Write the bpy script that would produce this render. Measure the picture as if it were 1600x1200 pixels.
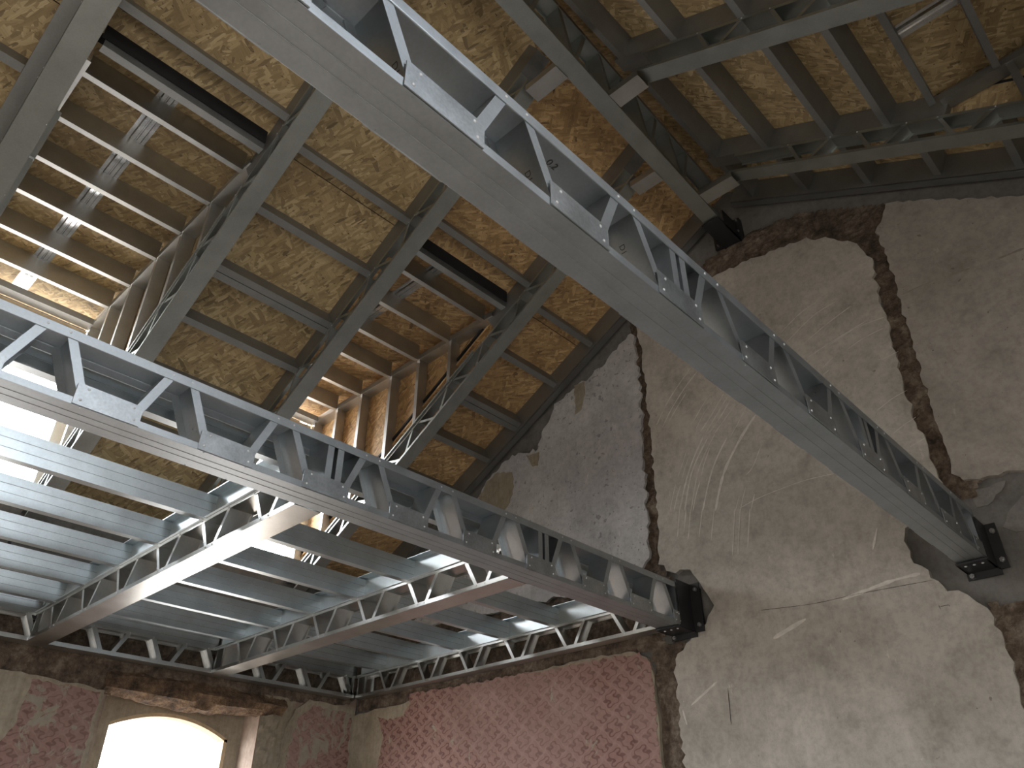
import bpy, bmesh, math, random
from mathutils import Vector, Matrix, noise
from mathutils.geometry import tessellate_polygon

# ---------------------------------------------------------------- camera, sky, exposure
for o in list(bpy.data.objects):
    bpy.data.objects.remove(o)
SC = bpy.context.scene
COL = SC.collection
S = 4.0            # the survey below is in gable-distance units: 1 unit = 4 m
EYE = 1.6          # camera height above the floor, metres


def P(x, y, z):
    return Vector((x * S, y * S, z * S + EYE))


PITCH, ROLL, YAW = (math.radians(v) for v in (32.908, -0.107, -43.593))
fw = Vector((math.sin(YAW) * math.cos(PITCH), math.cos(YAW) * math.cos(PITCH), math.sin(PITCH)))
rt = Vector((math.cos(YAW), -math.sin(YAW), 0))
up = rt.cross(fw)
rt2 = math.cos(ROLL) * rt + math.sin(ROLL) * up
up2 = -math.sin(ROLL) * rt + math.cos(ROLL) * up
cam = bpy.data.cameras.new('camera')
cam.sensor_fit = 'HORIZONTAL'
cam.sensor_width = 36.0
cam.lens = 36.0 * 1202.98 / 1600.0
cam.clip_start = 0.02
cam_o = bpy.data.objects.new('camera', cam)
COL.objects.link(cam_o)
cam_o.matrix_world = Matrix(((rt2.x, up2.x, -fw.x, 0), (rt2.y, up2.y, -fw.y, 0), (rt2.z, up2.z, -fw.z, EYE), (0, 0, 0, 1)))
SC.camera = cam_o

world = bpy.data.worlds.new('overcast_sky')
SC.world = world
world.use_nodes = True
wb = world.node_tree.nodes['Background']
# even overcast sky above the horizon, duller street and ground below it
_nt = world.node_tree
_tc = _nt.nodes.new('ShaderNodeTexCoord')
_sx = _nt.nodes.new('ShaderNodeSeparateXYZ')
_cr = _nt.nodes.new('ShaderNodeValToRGB')
_cr.color_ramp.elements[0].position = .46
_cr.color_ramp.elements[0].color = (.17, .16, .15, 1)
_cr.color_ramp.elements[1].position = .54
_cr.color_ramp.elements[1].color = (.90, .95, 1.0, 1)
_ma = _nt.nodes.new('ShaderNodeMath')
_ma.operation = 'MULTIPLY_ADD'
_ma.inputs[1].default_value = .5
_ma.inputs[2].default_value = .5
_nt.links.new(_tc.outputs['Generated'], _sx.inputs[0])
_nt.links.new(_sx.outputs['Z'], _ma.inputs[0])
_nt.links.new(_ma.outputs[0], _cr.inputs[0])
_nt.links.new(_cr.outputs[0], wb.inputs[0])
wb.inputs[1].default_value = 24.0
SC.view_settings.view_transform = 'Standard'
SC.view_settings.look = 'None'
SC.view_settings.gamma = 1.0
SC.view_settings.use_curve_mapping = False
SC.view_settings.exposure = 0.12
SC.cycles.max_bounces = 10
SC.cycles.diffuse_bounces = 5
SC.cycles.glossy_bounces = 5


def portal(name, cx, cy, cz, sx, sz, nrm):
    """sky portal filling a window opening (sizes in metres)"""
    l = bpy.data.lights.new(name, 'AREA')
    l.shape = 'RECTANGLE'
    l.size = sx
    l.size_y = sz
    l.cycles.is_portal = True
    o = bpy.data.objects.new(name, l)
    COL.objects.link(o)
    o.location = P(cx, cy, cz)
    o.rotation_euler = Vector(nrm).to_track_quat('-Z', 'Y').to_euler()
    return o


# left wall / right wall / back wall openings (y0, y1, z0, z1)
LEFT_WINDOWS = [(.515, .80, -.2, .285), (.06, .285, -.2, .25), (-1.0, -.74, -.2, .285)]
RIGHT_WINDOWS = [(.10, .36, -.2, .20), (-.32, -.02, -.2, .20), (-.75, -.45, -.2, .20)]
BACK_WINDOWS = [(-.35, .0, -.2, .26)]
for (a, b, c, d) in LEFT_WINDOWS:
    portal('window_sky_portal', -1.5, (a + b) / 2, (c + d) / 2, (b - a) * S, (d - c) * S, (1, 0, 0))
for (a, b, c, d) in RIGHT_WINDOWS:
    portal('window_sky_portal', .62, (a + b) / 2, (c + d) / 2, (b - a) * S, (d - c) * S, (-1, 0, 0))
for (a, b, c, d) in BACK_WINDOWS:
    portal('window_sky_portal', (a + b) / 2, -1.16, (c + d) / 2, (b - a) * S, (d - c) * S, (0, 1, 0))
ADDED_DORMER_R = (.10, .381)                 # unseen dormer added on the right slope to light the girders, behind the viewer
portal('dormer_sky_portal', .67, .24, .795, .24 * S, .27 * S, (-1, 0, 0))
DORMER_A = (.0575, .2945)
DORMER_B = (.566, .7975)
for (a, b) in (DORMER_A, DORMER_B):
    portal('dormer_sky_portal', -1.44, (a + b) / 2, .70, (b - a) * S, .30 * S, (1, 0, 0))


# ---------------------------------------------------------------- materials
def nodes_of(name):
    m = bpy.data.materials.new(name)
    m.use_nodes = True
    nt = m.node_tree
    return m, nt, nt.nodes['Principled BSDF']


def N(nt, kind, **kw):
    n = nt.nodes.new(kind)
    for k, v in kw.items():
        setattr(n, k, v)
    return n


def ramp(nt, fac, stops, interp='LINEAR'):
    r = N(nt, 'ShaderNodeValToRGB')
    r.color_ramp.interpolation = interp
    while len(r.color_ramp.elements) < len(stops):
        r.color_ramp.elements.new(.5)
    for e, (p, c) in zip(r.color_ramp.elements, stops):
        e.position = p
        e.color = (*c, 1) if len(c) == 3 else c
    nt.links.new(fac, r.inputs[0])
    return r.outputs[0]


def noise_tex(nt, vec, scale, detail=4, rough=.55, dist=0):
    n = N(nt, 'ShaderNodeTexNoise')
    n.inputs['Scale'].default_value = scale
    n.inputs['Detail'].default_value = detail
    n.inputs['Roughness'].default_value = rough
    n.inputs['Distortion'].default_value = dist
    nt.links.new(vec, n.inputs['Vector'])
    return n


def mapping(nt, vec, scale=(1, 1, 1), rot=(0, 0, 0)):
    m = N(nt, 'ShaderNodeMapping')
    m.inputs['Scale'].default_value = scale
    m.inputs['Rotation'].default_value = rot
    nt.links.new(vec, m.inputs['Vector'])
    return m.outputs[0]


def mix(nt, fac, a, b, mode='MIX'):
    n = N(nt, 'ShaderNodeMix', data_type='RGBA', blend_type=mode)
    for sock, v in ((n.inputs[0], fac), (n.inputs[6], a), (n.inputs[7], b)):
        if isinstance(v, (int, float)):
            sock.default_value = v
        elif isinstance(v, tuple):
            sock.default_value = (*v, 1)
        else:
            nt.links.new(v, sock)
    return n.outputs[2]


def math_n(nt, op, a, b=None, c=None):
    n = N(nt, 'ShaderNodeMath', operation=op)
    for i, v in enumerate((a, b, c)):
        if v is None:
            continue
        if isinstance(v, (int, float)):
            n.inputs[i].default_value = v
        else:
            nt.links.new(v, n.inputs[i])
    return n.outputs[0]


def bump(nt, bsdf, h, strength, dist=.01):
    b = N(nt, 'ShaderNodeBump')
    b.inputs['Strength'].default_value = strength
    b.inputs['Distance'].default_value = dist
    nt.links.new(h, b.inputs['Height'])
    nt.links.new(b.outputs[0], bsdf.inputs['Normal'])


def worldpos(nt):
    return N(nt, 'ShaderNodeNewGeometry').outputs['Position']


def steel(name, base, rough, var=.12, metallic=1.0, streak=True):
    m, nt, b = nodes_of(name)
    p = worldpos(nt)
    n1 = noise_tex(nt, p, 9, 4, .6)
    n2 = noise_tex(nt, p, 120, 2, .5)
    dark = tuple(v * (1 - var) for v in base)
    lite = tuple(min(1, v * (1 + var)) for v in base)
    c = ramp(nt, n1.outputs[0], [(.3, dark), (.7, lite)])
    c = mix(nt, .25, c, ramp(nt, n2.outputs[0], [(.35, dark), (.65, lite)]))
    nt.links.new(c, b.inputs['Base Color'])
    b.inputs['Metallic'].default_value = metallic
    r = N(nt, 'ShaderNodeMapRange')
    r.inputs['To Min'].default_value = rough - .07
    r.inputs['To Max'].default_value = rough + .09
    nt.links.new(n1.outputs[0], r.inputs[0])
    nt.links.new(r.outputs[0], b.inputs['Roughness'])
    bump(nt, b, n2.outputs[0], .03, .001)
    return m


def osb(name, tint, rot):
    """oriented strand board: overlapping layers of long flakes lying in different directions (board coordinates in metres)"""
    m, nt, b = nodes_of(name)
    p = N(nt, 'ShaderNodeUVMap').outputs[0]
    warp = noise_tex(nt, p, 7, 2, .5)
    base = None
    dk = tuple(t * .5 for t in tint)
    md = tuple(t * .8 for t in tint)
    lt = (min(1, tint[0] * 1.3), min(1, tint[1] * 1.36), min(1, tint[2] * 1.42))
    vl = (min(1, tint[0] * 1.55), min(1, tint[1] * 1.7), min(1, tint[2] * 1.9))
    lay = ((.15, .8), (1.25, 1.0), (-.65, .9), (2.1, 1.15), (.55, .75), (-1.15, 1.3))
    for i, (ang, sc) in enumerate(lay):
        q = mapping(nt, p, (1, 1, 1), (0, 0, ang + rot))
        q = mapping(nt, q, (11 * sc, 46 * sc, 1))
        w = N(nt, 'ShaderNodeVectorMath', operation='MULTIPLY_ADD')
        nt.links.new(warp.outputs['Color'], w.inputs[0])
        w.inputs[1].default_value = (.7, 1.3, 0)
        nt.links.new(q, w.inputs[2])
        v = N(nt, 'ShaderNodeTexVoronoi', voronoi_dimensions='2D')
        v.inputs['Scale'].default_value = 1.0
        nt.links.new(w.outputs[0], v.inputs['Vector'])
        s = N(nt, 'ShaderNodeSeparateColor')
        nt.links.new(v.outputs['Color'], s.inputs[0])
        col = ramp(nt, s.outputs[0], [(0.0, dk), (.07, md), (.42, tint), (.8, lt), (1.0, vl)])
        grain = noise_tex(nt, mapping(nt, q, (.35, 3.5, 1)), 1.0, 3, .6)
        col = mix(nt, .5, col, ramp(nt, grain.outputs[0], [(.3, (.6, .55, .5)), (.65, (1, 1, 1))]), 'MULTIPLY')
        if base is None:
            base, h = col, s.outputs[1]
        else:
            f = math_n(nt, 'MULTIPLY', math_n(nt, 'GREATER_THAN', s.outputs[1], .58), math_n(nt, 'LESS_THAN', v.outputs['Distance'], .62))
            base = mix(nt, f, base, col)
            if i == 5:
                h = s.outputs[2]
    spots = noise_tex(nt, mapping(nt, p, (16, 60, 1), (0, 0, rot + .7)), 1.6, 2, .5)
    base = mix(nt, ramp(nt, spots.outputs[0], [(.68, (0, 0, 0)), (.71, (.9, .9, .9))]), base, tuple(t * .14 for t in tint))
    big = noise_tex(nt, p, 2.3, 3, .6)
    base = mix(nt, 1.0, base, ramp(nt, big.outputs[0], [(.3, (.86, .82, .78)), (.7, (1, 1, 1))]), 'MULTIPLY')
    nt.links.new(base, b.inputs['Base Color'])
    b.inputs['Roughness'].default_value = .62
    bump(nt, b, h, .25, .003)
    return m


def plaster(name, base, stain, spot=.0, streak=.35, tint=None):
    m, nt, b = nodes_of(name)
    p = worldpos(nt)
    n1 = noise_tex(nt, p, 1.1, 7, .66, .8)
    n2 = noise_tex(nt, p, 6, 7, .7)
    n3 = noise_tex(nt, mapping(nt, p, (40, 40, 3.5)), 1.0, 5, .65)
    n5 = noise_tex(nt, p, 28, 7, .75)
    c = ramp(nt, n1.outputs[0], [(.36, stain), (.5, tuple((u + v) / 2 for u, v in zip(stain, base))), (.6, base), (.75, tuple(min(1, v * 1.12) for v in base))])
    c = mix(nt, .4, c, ramp(nt, n2.outputs[0], [(.32, tuple(v * .55 for v in base)), (.5, base), (.7, tuple(min(1, v * 1.22) for v in base))]))
    if tint:
        n4 = noise_tex(nt, p, 1.6, 3, .5)
        c = mix(nt, ramp(nt, n4.outputs[0], [(.45, (0, 0, 0)), (.65, (.7, .7, .7))]), c, tint)
    c = mix(nt, streak, c, ramp(nt, n3.outputs[0], [(.3, (.5, .49, .47)), (.6, (1, 1, 1))]), 'MULTIPLY')
    c = mix(nt, .4, c, ramp(nt, n5.outputs[0], [(.34, (.5, .48, .46)), (.56, (1, 1, 1))]), 'MULTIPLY')
    # pale scuffs
    sc = noise_tex(nt, mapping(nt, p, (7, 7, 3), (.2, .5, .1)), 1.6, 6, .75)
    c = mix(nt, ramp(nt, sc.outputs[0], [(.64, (0, 0, 0)), (.7, (.5, .5, .5))]), c, tuple(min(1, v * 1.3) for v in base))
    if spot:
        v = noise_tex(nt, p, 22, 2, .5)
        c = mix(nt, ramp(nt, v.outputs[0], [(.73 - spot, (0, 0, 0)), (.76 - spot, (.6, .6, .6))]), c, tuple(v_ * .4 for v_ in stain))
        v2 = noise_tex(nt, mapping(nt, p, (1, 1, 1), (1, 2, 3)), 60, 2, .5)
        c = mix(nt, ramp(nt, v2.outputs[0], [(.75 - spot, (0, 0, 0)), (.78 - spot, (.8, .8, .8))]), c, tuple(v_ * .35 for v_ in stain))
    nt.links.new(c, b.inputs['Base Color'])
    b.inputs['Roughness'].default_value = .9
    bump(nt, b, n2.outputs[0], .3, .01)
    return m


def rubble_mat(name, a, bcol, ccol):
    m, nt, b = nodes_of(name)
    p = worldpos(nt)
    n1 = noise_tex(nt, p, 9, 6, .7)
    n2 = noise_tex(nt, p, 32, 4, .7)
    c = ramp(nt, n1.outputs[0], [(.32, a), (.5, bcol), (.68, ccol)])
    c = mix(nt, .6, c, ramp(nt, n2.outputs[0], [(.35, (.25, .22, .2)), (.6, (1, 1, 1))]), 'MULTIPLY')
    nt.links.new(c, b.inputs['Base Color'])
    b.inputs['Roughness'].default_value = .95
    bump(nt, b, n2.outputs[0], .8, .02)
    return m


def wallpaper_mat(name, axis, wear):
    """pink damask paper: an ogee trellis with a curled motif in each cell, rubbed through in places"""
    m, nt, b = nodes_of(name)
    p = worldpos(nt)
    s = N(nt, 'ShaderNodeSeparateXYZ')
    nt.links.new(p, s.inputs[0])
    wob = noise_tex(nt, p, 14, 2, .5)
    u = math_n(nt, 'ADD', s.outputs[axis], math_n(nt, 'MULTIPLY', wob.outputs[0], .012))
    v = s.outputs[2]
    A = 2 * math.pi / .185
    B = 2 * math.pi / .165
    u = math_n(nt, 'ADD', u, math_n(nt, 'MULTIPLY', math_n(nt, 'SINE', math_n(nt, 'MULTIPLY', s.outputs[2], B * 2)), .006))
    cu = math_n(nt, 'COSINE', math_n(nt, 'MULTIPLY', u, A))
    cv = math_n(nt, 'COSINE', math_n(nt, 'MULTIPLY', v, B))
    f = math_n(nt, 'ADD', cu, cv)
    f2 = math_n(nt, 'ABSOLUTE', f)
    su = math_n(nt, 'SINE', math_n(nt, 'MULTIPLY', u, A * 2))
    sv = math_n(nt, 'SINE', math_n(nt, 'MULTIPLY', v, B * 3))
    curl = math_n(nt, 'ABSOLUTE', math_n(nt, 'ADD', math_n(nt, 'SUBTRACT', f2, 1.0), math_n(nt, 'MULTIPLY', math_n(nt, 'MULTIPLY', su, sv), .75)))
    motif = ramp(nt, curl, [(.22, (1, 1, 1)), (.34, (0, 0, 0))])
    trellis = ramp(nt, f2, [(.05, (.8, .8, .8)), (.20, (0, 0, 0))])
    dark, mid, lite = (.17, .082, .068), (.30, .175, .148), (.355, .222, .19)
    c = mix(nt, motif, mid, dark)
    c = mix(nt, trellis, c, lite)
    n0 = noise_tex(nt, p, 1.4, 5, .65, .5)
    c = mix(nt, ramp(nt, n0.outputs[0], [(.38, (.5, .5, .5)), (.6, (0, 0, 0))]), c, (.36, .25, .215))
    n1 = noise_tex(nt, p, 5.5, 6, .7, .8)
    c = mix(nt, ramp(nt, n1.outputs[0], [(.62 - wear, (0, 0, 0)), (.66 - wear, (1, 1, 1))]), c, (.34, .30, .235))
    n2 = noise_tex(nt, p, 30, 3, .6)
    c = mix(nt, .35, c, ramp(nt, n2.outputs[0], [(.3, (.55, .5, .48)), (.65, (1, 1, 1))]), 'MULTIPLY')
    nt.links.new(c, b.inputs['Base Color'])
    b.inputs['Roughness'].default_value = .85
    bump(nt, b, n2.outputs[0], .15, .004)
    return m


def flat(name, col, rough=.7, metallic=0.0):
    m, nt, b = nodes_of(name)
    p = worldpos(nt)
    n1 = noise_tex(nt, p, 18, 4, .6)
    nt.links.new(ramp(nt, n1.outputs[0], [(.3, tuple(v * .8 for v in col)), (.7, tuple(min(1, v * 1.15) for v in col))]), b.inputs['Base Color'])
    b.inputs['Roughness'].default_value = rough
    b.inputs['Metallic'].default_value = metallic
    return m


M = {
    'girder': steel('galvanized_girder_steel', (.46, .495, .525), .46),
    'web': steel('galvanized_web_steel', (.47, .495, .505), .30),
    'stud': steel('galvanized_stud_steel', (.52, .52, .505), .42),
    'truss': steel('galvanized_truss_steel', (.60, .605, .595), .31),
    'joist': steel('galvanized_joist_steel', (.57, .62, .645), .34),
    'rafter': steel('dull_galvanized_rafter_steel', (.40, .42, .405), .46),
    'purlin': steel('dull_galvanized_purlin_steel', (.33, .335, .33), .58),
    'hat': steel('shiny_galvanized_hat_channel', (.68, .69, .70), .22, .25),
    'gusset': steel('spangled_galvanized_plate', (.45, .48, .505), .44, .28),
    'line': flat('dark_roll_mark', (.28, .29, .29), .5, .5),
    'screw': flat('screw_zinc', (.75, .76, .78), .35, .3),
    'bolt': flat('dull_bolt_zinc', (.38, .38, .38), .35, .8),
    'black': flat('black_painted_steel', (.018, .018, .02), .45),
    'osb': osb('osb_boards', (.47, .35, .185), 0.0),
    'osb_warm': osb('osb_boards_warm', (.50, .325, .155), .5),
    'membrane': flat('black_membrane_and_shade', (.012, .012, .013), .8),
    'plaster_grey': plaster('purple_grey_old_plaster', (.56, .55, .545), (.38, .365, .365), .06, .15, (.44, .425, .445)),
    'plaster_mid': plaster('stained_beige_grey_plaster', (.53, .495, .44), (.32, .295, .255), -.03, .14),
    'plaster_right': plaster('warm_grey_pitted_plaster', (.41, .375, .335), (.28, .255, .225), .012, .1),
    'cement': plaster('grey_cement_render', (.20, .19, .175), (.14, .13, .12), .0, .2),
    'rubble': rubble_mat('brown_rubble', (.05, .036, .028), (.15, .11, .08), (.27, .22, .17)),
    'rot': rubble_mat('rotten_brown_wood', (.03, .022, .017), (.16, .10, .06), (.30, .20, .12)),
    'beige': plaster('beige_scraped_plaster', (.40, .35, .27), (.25, .20, .14), .0, .4),
    'paper_gable': wallpaper_mat('pink_damask_wallpaper', 0, .0),
    'paper_left': wallpaper_mat('worn_pink_damask_wallpaper', 1, .1),
    'reveal': plaster('pinkish_reveal_plaster', (.42, .33, .27), (.22, .15, .11), .0, .5),
    'scratch': flat('scratched_plaster', (.62, .59, .535), .95),
    'stain': flat('old_dirt_line', (.27, .245, .21), .95),
    'cement_light': plaster('dry_cement_smear', (.245, .23, .215), (.20, .19, .175), .0, .1),
    'pencil': flat('dark_pencil', (.09, .085, .08), .9),
    'floor': plaster('dusty_brown_floor', (.215, .175, .135), (.14, .115, .085), .0, .2),
    'wood': flat('pale_timber', (.55, .42, .27), .7),
}


# ---------------------------------------------------------------- mesh helpers
def prof(bm, pts, p0, p1, A, B, mi=0):
    """closed 2-D outline pts (a, b) swept from p0 to p1"""
    r0 = [bm.verts.new(p0 + A * a + B * b) for a, b in pts]
    r1 = [bm.verts.new(p1 + A * a + B * b) for a, b in pts]
    n = len(pts)
    for i in range(n):
        f = bm.faces.new((r0[i], r0[(i + 1) % n], r1[(i + 1) % n], r1[i]))
        f.material_index = mi
    bm.faces.new(r0[::-1]).material_index = mi
    bm.faces.new(r1).material_index = mi


def upoly(a0, a1, f, t=.003, sgn=1):
    """U outline: web along a at b=0, flanges of height f towards +b (sgn=-1: -b)"""
    pts = [(a0, 0), (a1, 0), (a1, f), (a1 - t, f), (a1 - t, t), (a0 + t, t), (a0 + t, f), (a0, f)]
    return [(a, b * sgn) for a, b in pts]


def rect(a0, a1, b0, b1):
    return [(a0, b0), (a1, b0), (a1, b1), (a0, b1)]


def hexa(bm, p, mi=0):
    v = [bm.verts.new(q) for q in p]
    for f in ((0, 1, 2, 3), (7, 6, 5, 4), (0, 4, 5, 1), (1, 5, 6, 2), (2, 6, 7, 3), (3, 7, 4, 0)):
        bm.faces.new([v[i] for i in f]).material_index = mi


def box_u(bm, x0, x1, y0, y1, z0, z1, mi=0):
    hexa(bm, [P(x0, y0, z0), P(x1, y0, z0), P(x1, y1, z0), P(x0, y1, z0), P(x0, y0, z1), P(x1, y0, z1), P(x1, y1, z1), P(x0, y1, z1)], mi)


def finish(name, bm, mats, parent=None, origin=None, smooth=False):
    bmesh.ops.recalc_face_normals(bm, faces=bm.faces[:])
    if origin is None:
        origin = parent.location.copy() if parent is not None and parent.parent is None else Vector((0, 0, 0))
        if parent is not None and parent.parent is not None:
            origin = parent.parent.location.copy()
    bmesh.ops.translate(bm, verts=bm.verts[:], vec=-origin)
    me = bpy.data.meshes.new(name)
    bm.to_mesh(me)
    bm.free()
    if smooth:
        for f in me.polygons:
            f.use_smooth = True
    for m in (mats if isinstance(mats, (list, tuple)) else [mats]):
        me.materials.append(M[m])
    if isinstance(mats, str) and mats.startswith('osb'):
        # board coordinates: along and across each board face, in metres
        uvl = me.uv_layers.new(name='board')
        rnd = random.Random(len(bpy.data.objects))
        ou, ov = rnd.uniform(0, 40), rnd.uniform(0, 40)
        for f in me.polygons:
            t1 = Vector((0, 1, 0)) if abs(f.normal.y) < .9 else Vector((1, 0, 0))
            t2 = f.normal.cross(t1).normalized()
            for li in f.loop_indices:
                co = me.vertices[me.loops[li].vertex_index].co
                uvl.data[li].uv = (co.dot(t1) + ou, co.dot(t2) + ov)
    o = bpy.data.objects.new(name, me)
    COL.objects.link(o)
    if parent is not None:
        o.parent = parent
    else:
        o.location = origin
    return o


def thing(name, label, cat, loc, group=None):
    o = bpy.data.objects.new(name, None)
    o.empty_display_size = .1
    COL.objects.link(o)
    o.location = loc
    o['label'] = label
    o['category'] = cat
    if group:
        o['group'] = group
    return o


def tag(o, label, cat, group=None):
    o['label'] = label
    o['category'] = cat
    if group:
        o['group'] = group
    return o


def struct(o, label=None, cat=None):
    o['kind'] = 'structure'
    if label:
        o['label'] = label
    if cat:
        o['category'] = cat
    return o


_screw = None


def screw(parent, loc, nrm, r=.0045):
    """small domed screw head; all share one mesh"""
    global _screw
    if _screw is None:
        bm = bmesh.new()
        bmesh.ops.create_uvsphere(bm, u_segments=8, v_segments=4, radius=1.0)
        for v in bm.verts:
            v.co.z *= .5
        me = bpy.data.meshes.new('screw')
        bm.to_mesh(me)
        bm.free()
        me.materials.append(M['screw'])
        _screw = me
    o = bpy.data.objects.new('screw', _screw)
    COL.objects.link(o)
    o.parent = parent
    org = parent.location if parent.parent is None else parent.parent.location
    o.location = Vector(loc) - org
    o.rotation_euler = Vector(nrm).to_track_quat('Z', 'Y').to_euler()
    o.scale = (r, r, r)
    return o


def lattice(t, O, d, wv, uv, L0, L1, W, H, fb, ft, diags, gussets=(), posts=(), mat='truss', fl=.03, lines=0, screws=True, gh=.075):
    """lattice truss: U chords, C-section diagonals, gusset plates on the near face (a = 0).
    All lengths in metres along d from O."""
    d, wv, uv = d.normalized(), wv.normalized(), uv.normalized()

    def Q(s, a, h):
        return O + d * s + wv * a + uv * h
    bm = bmesh.new()
    prof(bm, upoly(0, W, fb, .004), Q(L0, 0, 0), Q(L1, 0, 0), wv, uv)
    for k in range(lines):
        a = W * (k + 1) / (lines + 1) * (.94 if k % 2 else 1.05)
        prof(bm, rect(a - .0008, a + .0008, -.0012, .001), Q(L0, 0, 0), Q(L1, 0, 0), wv, uv, 1)
    bc = finish('bottom_chord', bm, [mat, 'line'], t)
    bm = bmesh.new()
    prof(bm, upoly(0, W, ft, .004, -1), Q(L0, 0, H), Q(L1, 0, H), wv, uv)
    tc = finish('top_chord', bm, mat, t)
    if lines:
        for o in (bc, tc):
            mo = o.modifiers.new('fold', 'BEVEL')
            mo.width = .0028
            mo.segments = 2
            mo.limit_method = 'ANGLE'
    for (sb, st, side) in diags:
        p0, p1 = Q(sb, 0, .004), Q(st, 0, H - .004)
        e = (p1 - p0).normalized()
        n = e.cross(wv).normalized()
        if n.dot(d) < 0:
            n = -n
        bm = bmesh.new()
        c = fl / 2
        prof(bm, upoly(.004, W - .004, fl, .003, side), p0 - n * c * side, p1 - n * c * side, wv, n)
        if mat == 'girder':
            bm.normal_update()
            for f in bm.faces:
                f.material_index = 1 if abs(f.normal.dot(wv)) > .9 else 0
        finish('diagonal', bm, ['web', 'girder'] if mat == 'girder' else mat, t)
        if screws:
            for q in ((st, H - ft * .45),):
                screw(tc, Q(q[0], -.001, q[1]), -wv)
    for (s, sd) in posts:
        bm = bmesh.new()
        prof(bm, upoly(.004, W - .004, fl, .003, sd), Q(s, 0, .004), Q(s, 0, H - .004), wv, d)
        finish('post', bm, mat, t)
    for (s0, s1) in gussets:
        for a in (-.0045, W + .001):
            bm = bmesh.new()
            pts = [(s0, .002), (s1, .002), (s1, gh * .93), (s1 - .012, gh), (s0 + .004, gh * 1.03), (s0, gh)]
            r0 = [bm.verts.new(Q(s, a, h)) for s, h in pts]
            r1 = [bm.verts.new(Q(s, a + .0028, h)) for s, h in pts]
            bm.faces.new(r0)
            bm.faces.new(r1[::-1])
            for i in range(len(pts)):
                j = (i + 1) % len(pts)
                bm.faces.new((r0[i], r1[i], r1[j], r0[j]))
            g = finish('gusset_plate', bm, 'gusset', t)
            if a < 0:
                for (ss, hh) in ((s0 + .02, .02), (s1 - .02, .02), (s0 + .035, gh * .85), (s1 - .03, gh * .8)):
                    screw(g, Q(ss, -.0052, hh), -wv)
    return bc


X1_, Y1_, Z1_ = Vector((1, 0, 0)), Vector((0, 1, 0)), Vector((0, 0, 1))

# survey lines (units)
ZB, ZG, ZT = .316, .380, .3585          # underside of the loft steel, top of girders, top of cross trusses
ZJ = .389                               # top of joists
LS, RS = .577, .54                      # roof slopes
def ROOF_L(x): return 1.03 + LS * (x + .44)        # underside of left rafters
def ROOF_R(x): return .9935 - RS * (x + .342)      # underside of right rafters
LATT, OSBH = .042, .083                 # vertical heights above the rafter underside
XL, XR, YB, YG = -1.42, .56, -1.1, 1.008
def GY(x): return .03 * (x - XL)          # the gable wall is not quite square to the girders
FLOOR = -EYE / S

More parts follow.
